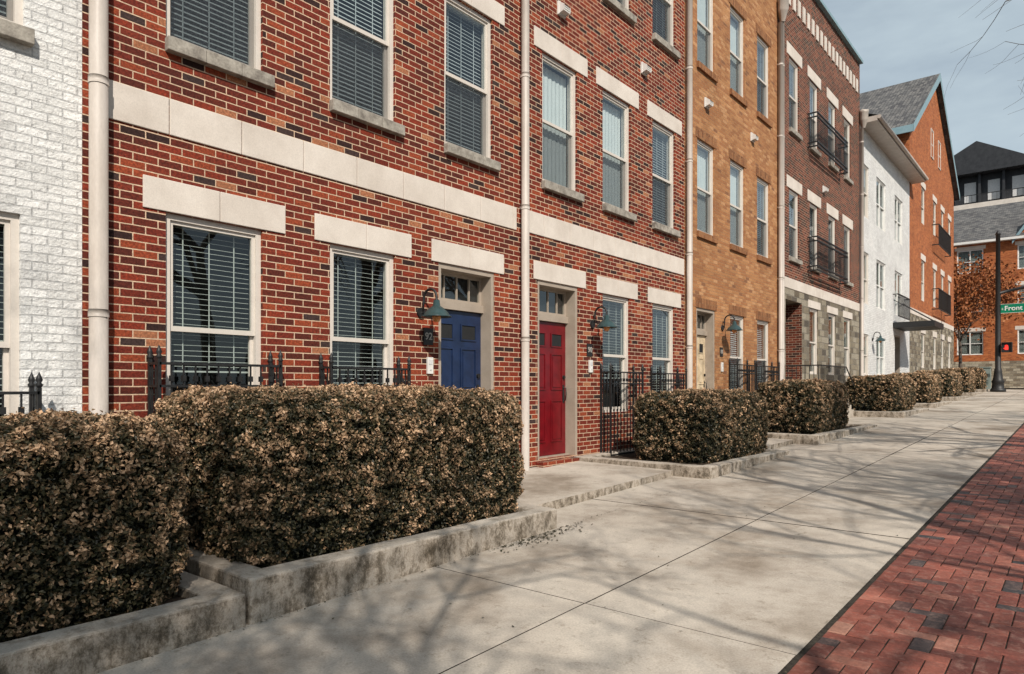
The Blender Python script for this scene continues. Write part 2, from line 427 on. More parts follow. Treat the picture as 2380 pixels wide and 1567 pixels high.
# ------------------------------------------------------------------ house class
class House:
    nwin = 0
    def __init__(s, name, label, cat, y0, y1, zb, x=FX, rot=0, pos=None, group='row of houses along the street'):
        s.y0, s.zb = y0, zb
        s.e = add(name, None, loc=(x, y0, zb) if pos is None else pos, label=label, category=cat, group=group)
        s.e.empty_display_size = .5
        s.e.rotation_euler[2] = rot
        s.y1 = y1
    def part(s, mb, name, mats, label=None, bevel=0):
        return add(name, mb.mesh(name, mats), s.e, (0, -s.y0, -s.zb), label=label, bevel=bevel)
    def at(s, name, me, y, z, x=0, label=None, bevel=0):
        return add(name, me, s.e, (x, y - s.y0, z - s.zb), label=label, bevel=bevel)
    def wall(s, z0, z1, ops, mats, depth=10, zone=None, reveal=.15, cuts=()):
        y0, y1 = s.y0, s.y1
        ys = sorted(set([y0, y1] + [o[0] for o in ops] + [o[1] for o in ops]))
        zs = sorted(set([z0, z1] + [o[2] for o in ops] + [o[3] for o in ops] + list(cuts)))
        mb = MB(); zone = zone or (lambda z: 0)
        for i in range(len(ys) - 1):
            for j in range(len(zs) - 1):
                cy, cz = (ys[i] + ys[i + 1]) / 2, (zs[j] + zs[j + 1]) / 2
                if any(o[0] < cy < o[1] and o[2] < cz < o[3] for o in ops): continue
                mb.face([(0, ys[i], zs[j]), (0, ys[i + 1], zs[j]), (0, ys[i + 1], zs[j + 1]), (0, ys[i], zs[j + 1])], zone(cz))
        for o in ops:
            a, b, c, d = o[:4]; r = o[4] if len(o) > 4 else reveal; zm = zone((c + d) / 2)
            mb.face([(0, a, c), (0, a, d), (-r, a, d), (-r, a, c)], zm)
            mb.face([(0, b, c), (-r, b, c), (-r, b, d), (0, b, d)], zm)
            mb.face([(0, a, d), (0, b, d), (-r, b, d), (-r, a, d)], zm)
            mb.face([(0, a, c), (-r, a, c), (-r, b, c), (0, b, c)], zm)
        mb.face([(0, y0, z0), (0, y0, z1), (-depth, y0, z1), (-depth, y0, z0)])
        mb.face([(0, y1, z0), (-depth, y1, z0), (-depth, y1, z1), (0, y1, z1)])
        mb.face([(-depth, y0, z0), (-depth, y0, z1), (-depth, y1, z1), (-depth, y1, z0)])
        mb.face([(0, y0, z1 - .02), (0, y1, z1 - .02), (-depth, y1, z1 - .02), (-depth, y0, z1 - .02)])
        s.part(mb, 'wall', mats)
    def window(s, a, b, c, d, style, label=None, var=None):
        House.nwin += 1
        f, g, bl, sc = window_meshes(b - a, d - c, style, House.nwin % 4 if var is None else var)
        w = s.at('window', f, (a + b) / 2, c, label=label)
        add('pane', g, w); add('blind', bl, w)
        if sc: add('screen', sc, w)
        return w
    def door(s, a, b, c, d, mat, label):
        me = make_door(b - a, d - c, mat)
        o = s.at('door', me[0], (a + b) / 2, c, label=label, bevel=.003)
        add('frame', me[1], o); add('transom', me[2], o); add('handle', me[3], o)
    def lintel(s, a, b, z0, z1, n=2):
        mb = MB(); w = (b - a) / n
        for k in range(n):
            mb.box(-.09, .014, a + k * w + (.003 if k else 0), a + (k + 1) * w - (.003 if k < n - 1 else 0), z0, z1)
        s.part(mb, 'lintel', [MAT_LIME], bevel=.005)
    def sill(s, a, b, z0, z1):
        mb = MB(); n = 3; w = (b - a) / n
        for k in range(n):
            mb.box(-.03, .075, a + k * w + .002, a + (k + 1) * w - .002, z0, z1)
        s.part(mb, 'sill', [MAT_SILL], bevel=.006)
    def course(s, y0, y1, z0, z1, start, step):
        mb = MB(); e = [y0]; q = start
        while q < y1 - .05: e.append(q); q += step
        e.append(y1)
        for a, b in zip(e[:-1], e[1:]): mb.box(-.05, .016, a + .004, b - .004, z0, z1)
        s.part(mb, 'string_course', [MAT_LIME], bevel=.006)
    def downspout(s, y, z0, z1, r=.062, out=.085, head=None):
        mb = MB()
        mb.path([(out, y, z0), (out, y, z1)], r, 16)
        z = z0 + 1.9
        while z < z1:
            mb.path([(out, y, z), (out, y, z + .06)], r + .006, 16)
            mb.box(0.001, out, y - .02, y + .02, z + .02, z + .05)
            z += 1.85
        if head:
            mb.lathe([(r, 0), (r * 2.2, .25), (r * 2.6, .30), (r * 2.6, .52), (r * 2.9, .55), (r * 2.9, .62), (0, .62)], (out + .05, y, head), 4)
        s.part(mb, 'downspout', [MAT_PIPE])
    def vent(s, y, z):
        mb = MB()
        mb.box(.001, .03, y - .09, y + .09, z - .1, z + .1)
        b = .03
        mb.face([(b, y - .08, z + .09), (b, y + .08, z + .09), (b + .1, y + .08, z + .02), (b + .1, y - .08, z + .02)])
        mb.face([(b, y - .08, z + .09), (b + .1, y - .08, z + .02), (b + .1, y - .08, z - .06), (b, y - .08, z - .09)])
        mb.face([(b, y + .08, z + .09), (b, y + .08, z - .09), (b + .1, y + .08, z - .06), (b + .1, y + .08, z + .02)])
        for k in range(3):
            mb.box(b, b + .09, y - .078, y + .078, z - .07 + k * .035, z - .055 + k * .035)
        s.part(mb, 'vent', [MAT_WTRIM])
    def cap(s, z, mat, h=.12, out=.06, depth=10):
        mb = MB(); mb.box(-depth - .05, out, s.y0 + .002, s.y1 - .002, z, z + h)
        s.part(mb, 'roof', [mat])
    def plaque(s, y, z, txt):
        mb = MB(); mb.box(.002, .015, y - .075, y + .075, z - .10, z + .10)
        p = s.part(mb, 'house_number', [MAT_BLACK])
        t = text_mesh(txt, .12, MAT_NUM, 'X')
        add('numerals', t, p, (.019, y - .062, z))
    def intercom(s, y, z):
        mb = MB(); mb.box(.002, .03, y - .045, y + .045, z - .1, z + .1)
        mb.box(.03, .034, y - .03, y + .03, z + .01, z + .07, 1); mb.box(.03, .036, y - .012, y + .012, z - .06, z - .035, 1)
        s.part(mb, 'intercom', [MAT_WTRIM, MAT_PLATE], bevel=.003)

# ---- white painted house (nearest)
h = House('brick_house', 'white painted brick row house with beige window frames', 'house', -3.5, 1.955, gz(0))
ops = [(.63, 1.545, -.62, 1.29), (.63, 1.57, 2.68, 4.55)]
h.wall(-1.75, 11, ops, [MAT_WHITE])
h.window(*ops[0], 'ground', var=1); h.window(*ops[1], 'upper')
h.sill(.60, 1.62, 2.56, 2.675)
h.cap(11, MAT_SILL)

# ---- red brick house with blue door
UP = (3.02, 4.93); TH = (6.5, 8.41)
h = House('brick_house', 'red brick row house with blue door and limestone band', 'house', 1.957, 7.42, gz(4.5))
gw = [(2.6, 3.51), (4.28, 5.17)]; uw = [(2.6, 3.51), (4.28, 5.17), (5.96, 6.86)]
ops = [(a, b, -.44, 1.51) for a, b in gw] + [(5.86, 6.9, -1.08, 1.525, .27)] + [(a, b, *UP) for a, b in uw] + [(a, b, *TH) for a, b in uw]
h.wall(-1.7, 11, ops, [MAT_RED])
for i, (a, b) in enumerate(gw):
    h.window(a, b, -.44, 1.51, 'ground', var=(2, 1)[i]); h.lintel(a - .19, b + .24, 1.515, 1.79)
h.lintel(5.74, 7.085, 1.53, 1.80)
for a, b in uw:
    h.window(a, b, *UP, 'upper'); h.sill(a - .01, b + .09, 2.90, 3.018); h.lintel(a - .18, b + .24, 4.935, 5.2)
    h.window(a, b, *TH, 'upper'); h.sill(a - .01, b + .09, 6.38, 6.498); h.lintel(a - .18, b + .24, 8.415, 8.68)
h.course(2.02, 7.36, 2.185, 2.50, 2.626, .665)
h.door(5.86, 6.9, -1.08, 1.525, MAT_DBLUE, 'blue panelled front door with two small lites')
h.downspout(2.045, -1.35, 10.8, r=.068); h.plaque(5.68, .60, '92'); h.intercom(5.70, .25)
h.vent(4.0, 5.7); h.cap(11, MAT_SILL)
mb = MB(); mb.box(0.001, .12, 5.80, 6.98, -1.40, -1.10); h.part(mb, 'step', [MAT_RED])

# ---- red brick house with red door
h = House('brick_house', 'red brick row house with red door and limestone band', 'house', 7.422, 12.62, gz(10))
gw = [(9.60, 10.48), (11.3, 12.18)]; uw = [(7.96, 8.86), (9.6, 10.5), (11.3, 12.2)]
ops = [(a, b, -.44, 1.53) for a, b in gw] + [(7.85, 8.88, -1.08, 1.55, .27)] + [(a, b, *UP) for a, b in uw] + [(a, b, *TH) for a, b in uw]
h.wall(-1.6, 11, ops, [MAT_RED])
for i, (a, b) in enumerate(gw):
    h.window(a, b, -.44, 1.53, 'ground', var=(2, 3)[i]); h.lintel(a - .18, b + .26, 1.535, 1.81)
h.lintel(7.75, 9.09, 1.555, 1.82)
for i, (a, b) in enumerate(uw):
    h.window(a, b, *UP, ['shade', 'shade', 'upper'][i]); h.sill(a - .02, b + .1, 2.90, 3.018); h.lintel(a - .2, b + .28, 4.935, 5.22)
    h.window(a, b, *TH, 'upper'); h.sill(a - .02, b + .1, 6.38, 6.498); h.lintel(a - .2, b + .28, 8.415, 8.68)
h.course(7.52, 12.58, 2.20, 2.52, 7.99, .665)
h.door(7.85, 8.88, -1.08, 1.55, MAT_DRED, 'dark red panelled front door with two small lites')
h.downspout(7.46, -1.27, 10.8, r=.058); h.plaque(9.2, .58, '90'); h.intercom(9.22, .32)
h.vent(8.42, 5.72); h.vent(10.95, 5.72); h.cap(11, MAT_SILL)
mb = MB(); mb.box(0.001, .14, 7.80, 9.02, -1.33, -1.10); h.part(mb, 'step', [MAT_RED])

# ---- tan brick house
h = House('brick_house', 'tan brick row house with cream door', 'house', 12.622, 18.03, gz(15))
cols3 = [(13.2, 14.05), (14.9, 15.75), (16.55, 17.4)]
G3 = (-.25, 1.62); R2 = (3.2, 5.12); R3 = (6.68, 8.6)
ops = [(a, b, *G3) for a, b in cols3[1:]] + [(13.16, 14.08, -.98, 1.62, .27)] + [(a, b, *R2) for a, b in cols3] + [(a, b, *R3) for a, b in cols3]
h.wall(-1.5, 11, ops, [MAT_TAN])
for a, b in cols3:
    for r in (G3, R2, R3):
        if r is G3 and a < 14: continue
        h.window(a, b, *r, 'shade' if r is not G3 and a < 16 else 'upper')
    for r in (R2, R3):
        mb = MB(); mb.box(-.02, .05, a - .04, b + .08, r[0] - .13, r[0] - .003, sw=True); h.part(mb, 'sill', [MAT_SOLDIER])
    for r in (G3, R2, R3):
        mb = MB(); mb.box(-.02, .012, a - .08, b + .10, r[1] + .003, r[1] + .21, sw=True); h.part(mb, 'lintel', [MAT_SOLDIER])
h.door(13.16, 14.08, -.98, 1.62, MAT_DCREAM, 'cream panelled front door')
h.downspout(12.66, -1.15, 10.8, r=.06); h.downspout(17.98, -1.0, 9.4, r=.06, head=9.4)
h.plaque(14.4, .75, '88'); h.intercom(14.42, .42)
h.vent(13.62, 5.95); h.vent(16.2, 5.95); h.cap(11, MAT_TAN)

# ---- brown brick house with stone base
h = House('brick_house', 'brown brick house with stone base, balconies and white frieze blocks', 'house', 18.032, 26.45, gz(22))
c4 = [(18.9, 19.72), (20.7, 21.52), (22.6, 23.42), (24.4, 25.22)]
A = (3.5, 5.35); B = (6.98, 8.93); G4 = (.35, 2.28)
ops = [(18.62, 20.0, -.40, 2.33, 1.2)] + [(a, b, *G4) for a, b in c4[1:]] + [(a, b, *r) for a, b in c4 for r in (A, B)]
h.wall(-1.4, 11.4, ops, [MAT_BROWN, MAT_STONE], zone=lambda z: 1 if z < 2.6 else 0, cuts=(2.63,))
for a, b in c4:
    if a > 20: h.window(a, b, *G4, 'ground'); h.lintel(a - .15, b + .2, 2.283, 2.5, 1)
    for r in (A, B):
        h.window(a, b, *r, 'upper'); h.lintel(a - .2, b + .26, r[1] + .004, r[1] + .32, 2); h.sill(a - .04, b + .1, r[0] - .12, r[0] - .003)
h.course(18.05, 26.42, 2.64, 2.92, 18.7, .8)
me = make_door(1.38, 2.7, MAT_DDARK)
o = h.at('door', me[0], 19.31, -.38, x=-1.0, label='dark entrance door in deep porch')
add('frame', me[1], o); add('transom', me[2], o); add('handle', me[3], o)
mb = MB()
mb.box(-1.15, -.002, 19.97, 19.998, -.39, 2.32); h.part(mb, 'porch_lining', [MAT_BROWN])
y = 18.35
while y < 26.2:
    mb = MB(); mb.box(.001, .03, y, y + .20, 10.28, 10.72); h.part(mb, 'frieze_block', [MAT_LIME]); y += .42
mb = MB(); mb.box(-10.05, .12, 18.035, 26.447, 11.402, 11.5); h.part(mb, 'roof', [MAT_TRIMBLUE])
for z0 in (3.3, 6.85):
    mb = MB(); ya, yb = 20.5, 23.75
    for yy in np.arange(ya, yb + .01, .12): mb.box(.26, .275, yy - .008, yy + .008, z0, z0 + .98)
    for xs in (.05, .16):
        for yy in (ya, yb): mb.box(xs, xs + .015, yy - .008, yy + .008, z0, z0 + .98)
    for zz in (z0, z0 + .12, z0 + .84, z0 + .96):
        mb.box(.25, .285, ya, yb, zz, zz + .035)
        for yy in (ya, yb): mb.box(0.001, .25, yy - .015, yy + .015, zz, zz + .035)
    h.part(mb, 'balcony_railing', [MAT_BLACK])
h.downspout(18.10, -1.0, 10.6, r=.055, head=10.1); h.downspout(26.40, -.7, 9.1, r=.06, head=9.1)
h.vent(22.05, 6.0)

# ---- white brick house with pitched roof
h = House('brick_house', 'white painted brick house with grey eaves and black canopy', 'house', 26.452, 35.45, gz(31))
c5 = [(26.9, 27.8), (29.0, 30.6), (32.3, 33.9)]
rows = [(6.15, 8.05), (3.0, 4.88), (.4, 1.9)]
ops = [(a, b, *r) for a, b in c5 for r in rows if not (a > 32 and r[0] < 1)] + [(32.3, 33.4, -.45, 2.15, .27)]
h.wall(-1.2, 9.5, ops, [MAT_WHITE], depth=10)
for o_ in ops[:-1]: h.window(*o_, 'double' if o_[1] - o_[0] > 1.2 else 'far')
h.door(32.3, 33.4, -.45, 2.15, MAT_DDARK, 'dark entrance door under the canopy')
mb = MB()
mb.face([(.55, 26.46, 9.5), (.55, 35.44, 9.5), (-5, 35.44, 11.6), (-5, 26.46, 11.6)])
mb.face([(-5, 26.46, 11.6), (-5, 35.44, 11.6), (-10.3, 35.44, 9.5), (-10.3, 26.46, 9.5)])
mb.box(.0, .56, 26.46, 35.9, 9.30, 9.48, 1); mb.path([(.62, 26.46, 9.42), (.62, 35.9, 9.42)], .07, 8, 1)
h.part(mb, 'roof', [MAT_ROOF, MAT_PIPE])
mb = MB(); mb.box(.0, 1.5, 31.9, 34.2, 2.42, 2.65); mb.path([(1.4, 32.1, 2.65), (.01, 32.1, 3.6)], .015, 6); mb.path([(1.4, 34.0, 2.65), (.01, 34.0, 3.6)], .015, 6)
h.part(mb, 'canopy', [MAT_BLACK])
mb = MB()
for yy in np.arange(31.9, 34.4, .13): mb.box(.2, .215, yy - .008, yy + .008, 2.9, 3.8)
mb.box(.19, .225, 31.9, 34.3, 3.8, 3.84); mb.box(.19, .225, 31.9, 34.3, 2.9, 2.94); mb.box(.001, .19, 31.9, 31.93, 3.8, 3.84); mb.box(.001, .19, 34.27, 34.3, 3.8, 3.84)
h.part(mb, 'balcony_railing', [MAT_BLACK])

# ---- orange gabled house
h = House('gabled_house', 'orange brick gabled house with slate roof and stone base', 'house', 35.452, 49.2, gz(42))
c6 = [38.4, 41.8, 44.4, 47.0]
ops = []
for y in c6:
    ops += [(y, y + 1, 8.0, 9.8), (y, y + 1, 4.2, 6.2), (y, y + 1, .9, 2.6)]
h.wall(-1, 11.8, ops, [MAT_ORANGE, MAT_STONE], zone=lambda z: 1 if z < 3.3 else 0, cuts=(3.35,), depth=14)
for o_ in ops:
    h.window(*o_, 'far'); h.lintel(o_[0] - .15, o_[1] + .15, o_[3] + .003, o_[3] + .3, 1)
h.course(35.5, 49.15, 3.35, 3.62, 36.3, 1.0)
yc = 42.33
z0, zp = 11.8, 16.3
for xg in (0.0, -14):
    mb = MB(); mb.face([(xg, 35.452, z0), (xg, 49.2, z0), (xg, yc, zp)]); h.part(mb, 'gable', [MAT_ORANGE])
for y in (41.3, 43.6):
    w_ = h.window(y - .25, y + .55, 11.9, 13.4, 'far'); w_.location.x = .06
mb = MB()
for s_ in (-1, 1):
    ye = yc + s_ * 7.45; ze = z0 - .38
    mb.face([(.25, ye, ze + .3), (.25, yc, zp + .3), (-14.2, yc, zp + .3), (-14.2, ye, ze + .3)], 0)
    mb.face([(.25, ye, ze), (.25, yc, zp + .02), (-14.2, yc, zp + .02), (-14.2, ye, ze)], 0)
    mb.face([(.26, ye, ze - .05), (.26, ye, ze + .32), (.26, yc, zp + .34), (.26, yc, zp - .1)], 1)
    mb.box(-14.2, .25, ye - .03, ye + .03, ze - .02, ze + .3, 1)
h.part(mb, 'roof', [MAT_ROOF, MAT_TRIMBLUE])
for z0 in (7.35, 4.0):
    mb = MB(); ya, yb = 41.4, 45.6
    for yy in np.arange(ya, yb + .01, .16): mb.box(.3, .32, yy - .01, yy + .01, z0, z0 + 1.1)
    for zz in (z0, z0 + 1.05):
        mb.box(.29, .33, ya, yb, zz, zz + .05); mb.box(.001, .29, ya, ya + .03, zz, zz + .05); mb.box(.001, .29, yb - .03, yb, zz, zz + .05)
    h.part(mb, 'balcony_railing', [MAT_BLACK])

# ---- far corner building across the junction, facing the camera
h = House('corner_building', 'red brick building with grey roof across the junction', 'building', 0, 26, 0, pos=(-12.0, 63, -.1), rot=-math.pi / 2, group='buildings beyond the junction')
h.zb = -.1
ops = [(y, y + 1.7, z, z + 1.8) for y in (.8, 4.4, 8.2, 11.5, 15) for z in (8.7, 5.7, 2.4)]
h.wall(-.3, 11.2, ops, [MAT_ORANGE, MAT_STONE], zone=lambda z: 1 if z < 1.9 else 0, cuts=(1.9,), depth=12)
for o_ in ops: h.window(*o_, 'double'); h.lintel(o_[0] - .15, o_[1] + .15, o_[3] + .003, o_[3] + .28, 1)
mb = MB()
mb.face([(.5, -.3, 11.1), (.5, 26, 11.1), (-6, 26, 15.0), (-6, -.3, 15.0)]); mb.face([(-6, -.3, 15), (-6, 26, 15), (-12, 26, 11.1), (-12, -.3, 11.1)])
mb.box(0, .5, -.3, 26, 10.9, 11.08, 1)
h.part(mb, 'roof', [MAT_ROOF, MAT_WTRIM])
mb = MB(); gy = 10.4
mb.face([(.02, gy - 2.2, 11.0), (.02, gy + 2.2, 11.0), (.02, gy, 14.2)], 0)
for s_ in (-1, 1):
    mb.face([(.4, gy + s_ * 2.5, 10.7), (.4, gy, 14.4), (-5, gy, 14.4), (-5, gy + s_ * 2.5, 10.7)], 1)
    mb.face([(.41, gy + s_ * 2.5, 10.55), (.41, gy + s_ * 2.5, 10.85), (.41, gy, 14.5), (.41, gy, 14.15)], 2)
h.part(mb, 'dormer', [MAT_ORANGE, MAT_ROOF, MAT_TRIMBLUE])

# ---- dark tall building further off
h = House('apartment_block', 'tall dark apartment block with balconies and pale cornice', 'building', 0, 40, 0, pos=(-20, 100, -.1), rot=-math.pi / 2, group='buildings beyond the junction')
mb = MB(); mb.box(-15, 0, 0, 40, 0, 20.5, 0); mb.box(-15, .5, -.5, 40, 20.5, 22.3, 1)
h.part(mb, 'wall', [MAT_ORANGE, MAT_LIME])
mb = MB(); mb.box(-14, -1.0, .5, 39, 22.3, 26, 0)
for y in np.arange(.5, 39, 2.4): mb.box(-.95, -.2, y, y + .25, 22.3, 26, 0)
for y in np.arange(1, 38, 2.4): mb.box(-.99, -.95, y + .4, y + 1.6, 22.8, 25.2, 1)
h.part(mb, 'top_storey', [MAT_DARKM, MAT_PLATE])
mb = MB(); mb.box(-15, .6, -.6, 40, 26, 26.5, 0)
mb.face([(.6, 4, 26.5), (.6, 16, 26.5), (.6, 10, 29.8)]); mb.face([(.6, 4, 26.5), (.6, 10, 29.8), (-12, 10, 29.8), (-12, 4, 26.5)]); mb.face([(.6, 16, 26.5), (-12, 16, 26.5), (-12, 10, 29.8), (.6, 10, 29.8)])
h.part(mb, 'roof', [MAT_DARKM])
mb = MB()
for y in np.arange(0, 38, .5): mb.box(.4, .44, y, y + .04, 22.3, 23.3)
mb.box(.38, .46, 0, 38, 23.3, 23.38)
h.part(mb, 'balcony_railing', [MAT_BLACK])

# ------------------------------------------------------------------ window guards
def guard(w, z0, z1, yc, label):
    mb = MB(); D = .2; hw = w / 2; H = z1 - z0
    n = max(6, int(round(w / .105)))
    for k in range(1, n):
        y = -hw + w * k / n
        mb.box(D - .006, D + .006, y - .006, y + .006, .08, H - .02)
        mb.box(D - .011, D + .011, y - .011, y + .011, H * .55, H * .55 + .035)
        mb.box(D - .016, D + .016, y - .016, y + .016, H - .17, H - .12)
    for x in (.07, .135):
        for sgn in (-1, 1): mb.box(x - .006, x + .006, sgn * hw - .006, sgn * hw + .006, .08, H - .02)
    for zz in (.08, H - .22, H - .03):
        mb.box(D - .014, D + .014, -hw, hw, zz, zz + .022)
        for sgn in (-1, 1): mb.box(.001, D - .014, sgn * hw - .012, sgn * hw + .012, zz, zz + .022)
    for sgn in (-1, 1):
        for x in (.02, D):
            mb.box(x - .014, x + .014, sgn * hw - .014, sgn * hw + .014, 0, H + .02)
            mb.lathe([(.014, 0), (.028, .02), (.014, .035), (.024, .055), (.018, .075), (0, .12)], (x, sgn * hw, H + .02), 10)
    add('window_guard', mb.mesh('window_guard', [MAT_BLACK]), loc=(FX, yc, z0), label=label, category='railing', group='iron window guards along the houses')
guard(1.1, gz(1), -.03, 1.06, 'black iron window guard with finials before white house')
guard(1.12, gz(3), .21, 3.02, 'black iron window guard with finials before red brick house')
guard(1.05, gz(4.6), .21, 4.68, 'black iron window guard with finials before red brick house')
guard(1.05, gz(10), .25, 10.05, 'black iron window guard beside the red door')
guard(1.05, gz(11.7), .25, 11.75, 'black iron window guard beside the red door')
guard(1.05, gz(15.3), .50, 15.35, 'black iron window guard before tan brick house')
guard(1.05, gz(17), .50, 17.0, 'black iron window guard before tan brick house')

# ------------------------------------------------------------------ wall lamps
def wall_lamp(y, z, label):
    e = add('wall_lamp', None, loc=(FX, y, z), label=label, category='lamp', group='gooseneck lamps beside the front doors')
    e.empty_display_size = .1
    mb = MB(); mb.path([(.001, 0, 0), (.025, 0, 0)], .062, 20)
    pts = [(.02, 0, 0), (.05, 0, .02), (.06, 0, .12)]
    for k in range(0, 11):
        a = math.pi - math.pi * k / 10
        pts.append((.17 + .11 * math.cos(a), 0, .16 + .11 * math.sin(a)))
    pts.append((.28, 0, .10))
    mb.path(pts, .015, 10)
    add('arm', mb.mesh('arm', [MAT_BLACK]), e)
    mb = MB()
    mb.lathe([(.0, .13), (.035, .13), (.045, .06), (.055, .055), (.09, .03), (.13, -.01), (.155, -.05), (.175, -.06), (.178, -.07), (.15, -.062), (.12, -.02), (.05, .03), (0, .04)], (.28, 0, 0), 28)
    add('lamp_shade', mb.mesh('lamp_shade', [MAT_SHADE]), e)
    mb = MB(); mb.lathe([(0, -.13), (.03, -.125), (.045, -.10), (.05, -.06), (.04, -.02), (.03, .02)], (.28, 0, 0), 16)
    add('bulb', mb.mesh('bulb', [MAT_BULB]), e)
wall_lamp(5.56, .88, 'dark green gooseneck lamp beside the blue door')
wall_lamp(9.28, 1.00, 'dark green gooseneck lamp beside the red door')
wall_lamp(14.45, 1.28, 'dark green gooseneck lamp beside the cream door')
wall_lamp(28.3, 1.75, 'dark gooseneck lamp on white brick wall')

# ------------------------------------------------------------------ planters & slabs
def planter(y0, y1, ztop, label, xb=FX + .02, xf=-3.85, t=.19):
    zb = gz(y0) - .1
    e = add('planter', None, loc=(xf, (y0 + y1) / 2, zb), label=label, category='planter', group='concrete planters along the houses')
    mb = MB(); yc = (y0 + y1) / 2; L = (y1 - y0) / 2; H = ztop - zb; D = xf - xb
    o = [(0, -L), (0, L), (-D, L), (-D, -L)]; i_ = [(-t, -L + t), (-t, L - t), (-D + t, L - t), (-D + t, -L + t)]
    for k in range(4):
        a, b = o[k], o[(k + 1) % 4]; c, d = i_[(k + 1) % 4], i_[k]
        S = 24 if k in (0, 2) else 10
        for q in range(S):
            f0, f1 = q / S, (q + 1) / S
            L_ = lambda P, Q, f: (P[0] + (Q[0] - P[0]) * f, P[1] + (Q[1] - P[1]) * f)
            a0, a1, d0, d1 = L_(a, b, f0), L_(a, b, f1), L_(d, c, f0), L_(d, c, f1)
            mb.face([(*a0, H), (*a1, H), (*d1, H), (*d0, H)])
            mb.face([(*a0, 0), (*a1, 0), (*a1, H), (*a0, H)])
            mb.face([(*d0, H), (*d1, H), (*d1, H - .2), (*d0, H - .2)])
    me = mb.mesh('wall', [MAT_PLANTER])
    bm = bmesh.new(); bm.from_mesh(me); bmesh.ops.remove_doubles(bm, verts=bm.verts, dist=.001)
    bmesh.ops.recalc_face_normals(bm, faces=bm.faces)
    for v in bm.verts:
        n_ = noise.noise(Vector((v.co.x * 3, (v.co.y + yc) * 3, v.co.z)))
        if v.co.z > H - .01: v.co.z += .008 * n_
        if abs(v.co.x) < .01 and .0 < abs(v.co.y) < L - .01: v.co.x += .008 * n_
    bm.to_mesh(me); bm.free()
    add('wall', me, e, bevel=.014)
    mb = MB(); ns = 30
    sy = np.linspace(-L + t, L - t, ns); sx = np.linspace(-D + t, -t, 16)
    for p in range(ns - 1):
        for q in range(15):
            P = []
            for (aa, bb) in ((q, p), (q + 1, p), (q + 1, p + 1), (q, p + 1)):
                x, y = sx[aa], sy[bb]
                P.append((x, y, H - .05 + .03 * noise.noise(Vector((x * 5, (y + yc) * 5, 1)))))
            mb.face(P)
    add('soil', mb.mesh('soil', [MAT_MULCH]), e)
planter(-3.2, 2.11, -1.245, 'weathered concrete planter before white house')
planter(2.13, 5.26, -1.165, 'weathered concrete planter before blue door house')
planter(8.72, 11.95, -1.09, 'weathered concrete planter beside the red door')
planter(13.6, 18.4, -.93, 'weathered concrete planter before tan brick house')
planter(21.6, 25.6, -.72, 'weathered concrete planter before brown brick house')
planter(26.8, 30.6, -.58, 'weathered concrete planter before white brick house')
planter(32.0, 36.0, -.43, 'weathered concrete planter before white brick house')
planter(37.0, 41.0, -.30, 'weathered concrete planter before gabled house')
planter(42.0, 45.5, -.16, 'weathered concrete planter before gabled house')

def slab(y0, y1, x1, dz=.10):
    mb = MB(); g0, g1 = gz(y0) + dz, gz(y1) + dz * .8
    v = [(FX, y0), (x1, y0), (x1, y1), (FX, y1)]; zt = [g0 + .02, g0, g1, g1 + .02]
    T = [(a, b, z) for (a, b), z in zip(v, zt)]; Bt = [(a, b, z - .2) for (a, b), z in zip(v, zt)]
    mb.face(T)
    for k in range(4): mb.face([Bt[k], Bt[(k + 1) % 4], T[(k + 1) % 4], T[k]], 1)
    add('doorstep_slab', mb.mesh('doorstep_slab', [MAT_CONC, MAT_PLANTER]), label='concrete doorstep slab leading to the front doors', category='doorstep', group='concrete doorstep slabs', bevel=.01)
slab(5.264, 8.716, -4.38); slab(11.954, 13.596, -4.3); slab(30.7, 31.9, -4.3)

# stoop of brown house
e = add('stoop', None, loc=(FX, 19.9, gz(19)), label='concrete stoop with black iron railing', category='steps')
mb = MB(); zt = -.40 - gz(19)
mb.box(0.002, .95, -1.3, 1.2, -.1, zt)
for k in range(3): mb.box(0.002, .95, 1.2 + .28 * k, 1.2 + .28 * (k + 1) - .001, -.1, zt * (3 - k) / 4)
add('steps', mb.mesh('steps', [MAT_CONC]), e)
mb = MB()
for y in np.arange(-1.25, 1.16, .11): mb.box(.88, .895, y - .007, y + .007, zt, zt + .95)
for x in np.arange(.05, .88, .11): mb.box(x - .007, x + .007, -1.26, -1.245, zt, zt + .95)
for zz in (zt + .08, zt + .93): mb.box(.87, .905, -1.26, 1.16, zz, zz + .03); mb.box(.01, .87, -1.27, -1.235, zz, zz + .03)
mb.path([(.89, 1.16, zt + .95), (.89, 2.05, .95)], .018, 8); mb.path([(.89, 2.05, .95), (.89, 2.05, 0)], .018, 8)
add('railing', mb.mesh('railing', [MAT_BLACK]), e)

# ------------------------------------------------------------------ ground
def sheet(name, x0, x1, ys, dz, mat, **kw):
    mb = MB()
    for a, b in zip(ys[:-1], ys[1:]):
        mb.face([(x0, a, gz(a) + dz), (x1, a, gz(a) + dz), (x1, b, gz(b) + dz), (x0, b, gz(b) + dz)])
    return add(name, mb.mesh(name, [mat]), kind='structure', **kw)
sheet('ground', -700, 700, [-500, -20, 0, 20, 48, 1200], -.16, MAT_ASPH)
sheet('pavement_base', -16, 2.2, [-20, 0, 20, 46.5], -.009, MAT_JOINT)
sheet('lawn', -60, -16.2, [-20, 0, 20, 48, 60], -.10, MAT_GRASS)
sheet('grass_verge', 2.2, 8.0, [-20, 0, 20, 46.5], -.012, MAT_GRASS)
mb = MB()
xs = [FX - .3, -3.86, -2.46, -1.14]; g = .006
yj = [3.66 + 3.01 * k for k in range(-7, 15)]
yj = [v for v in yj if v < 46] + [46.5]
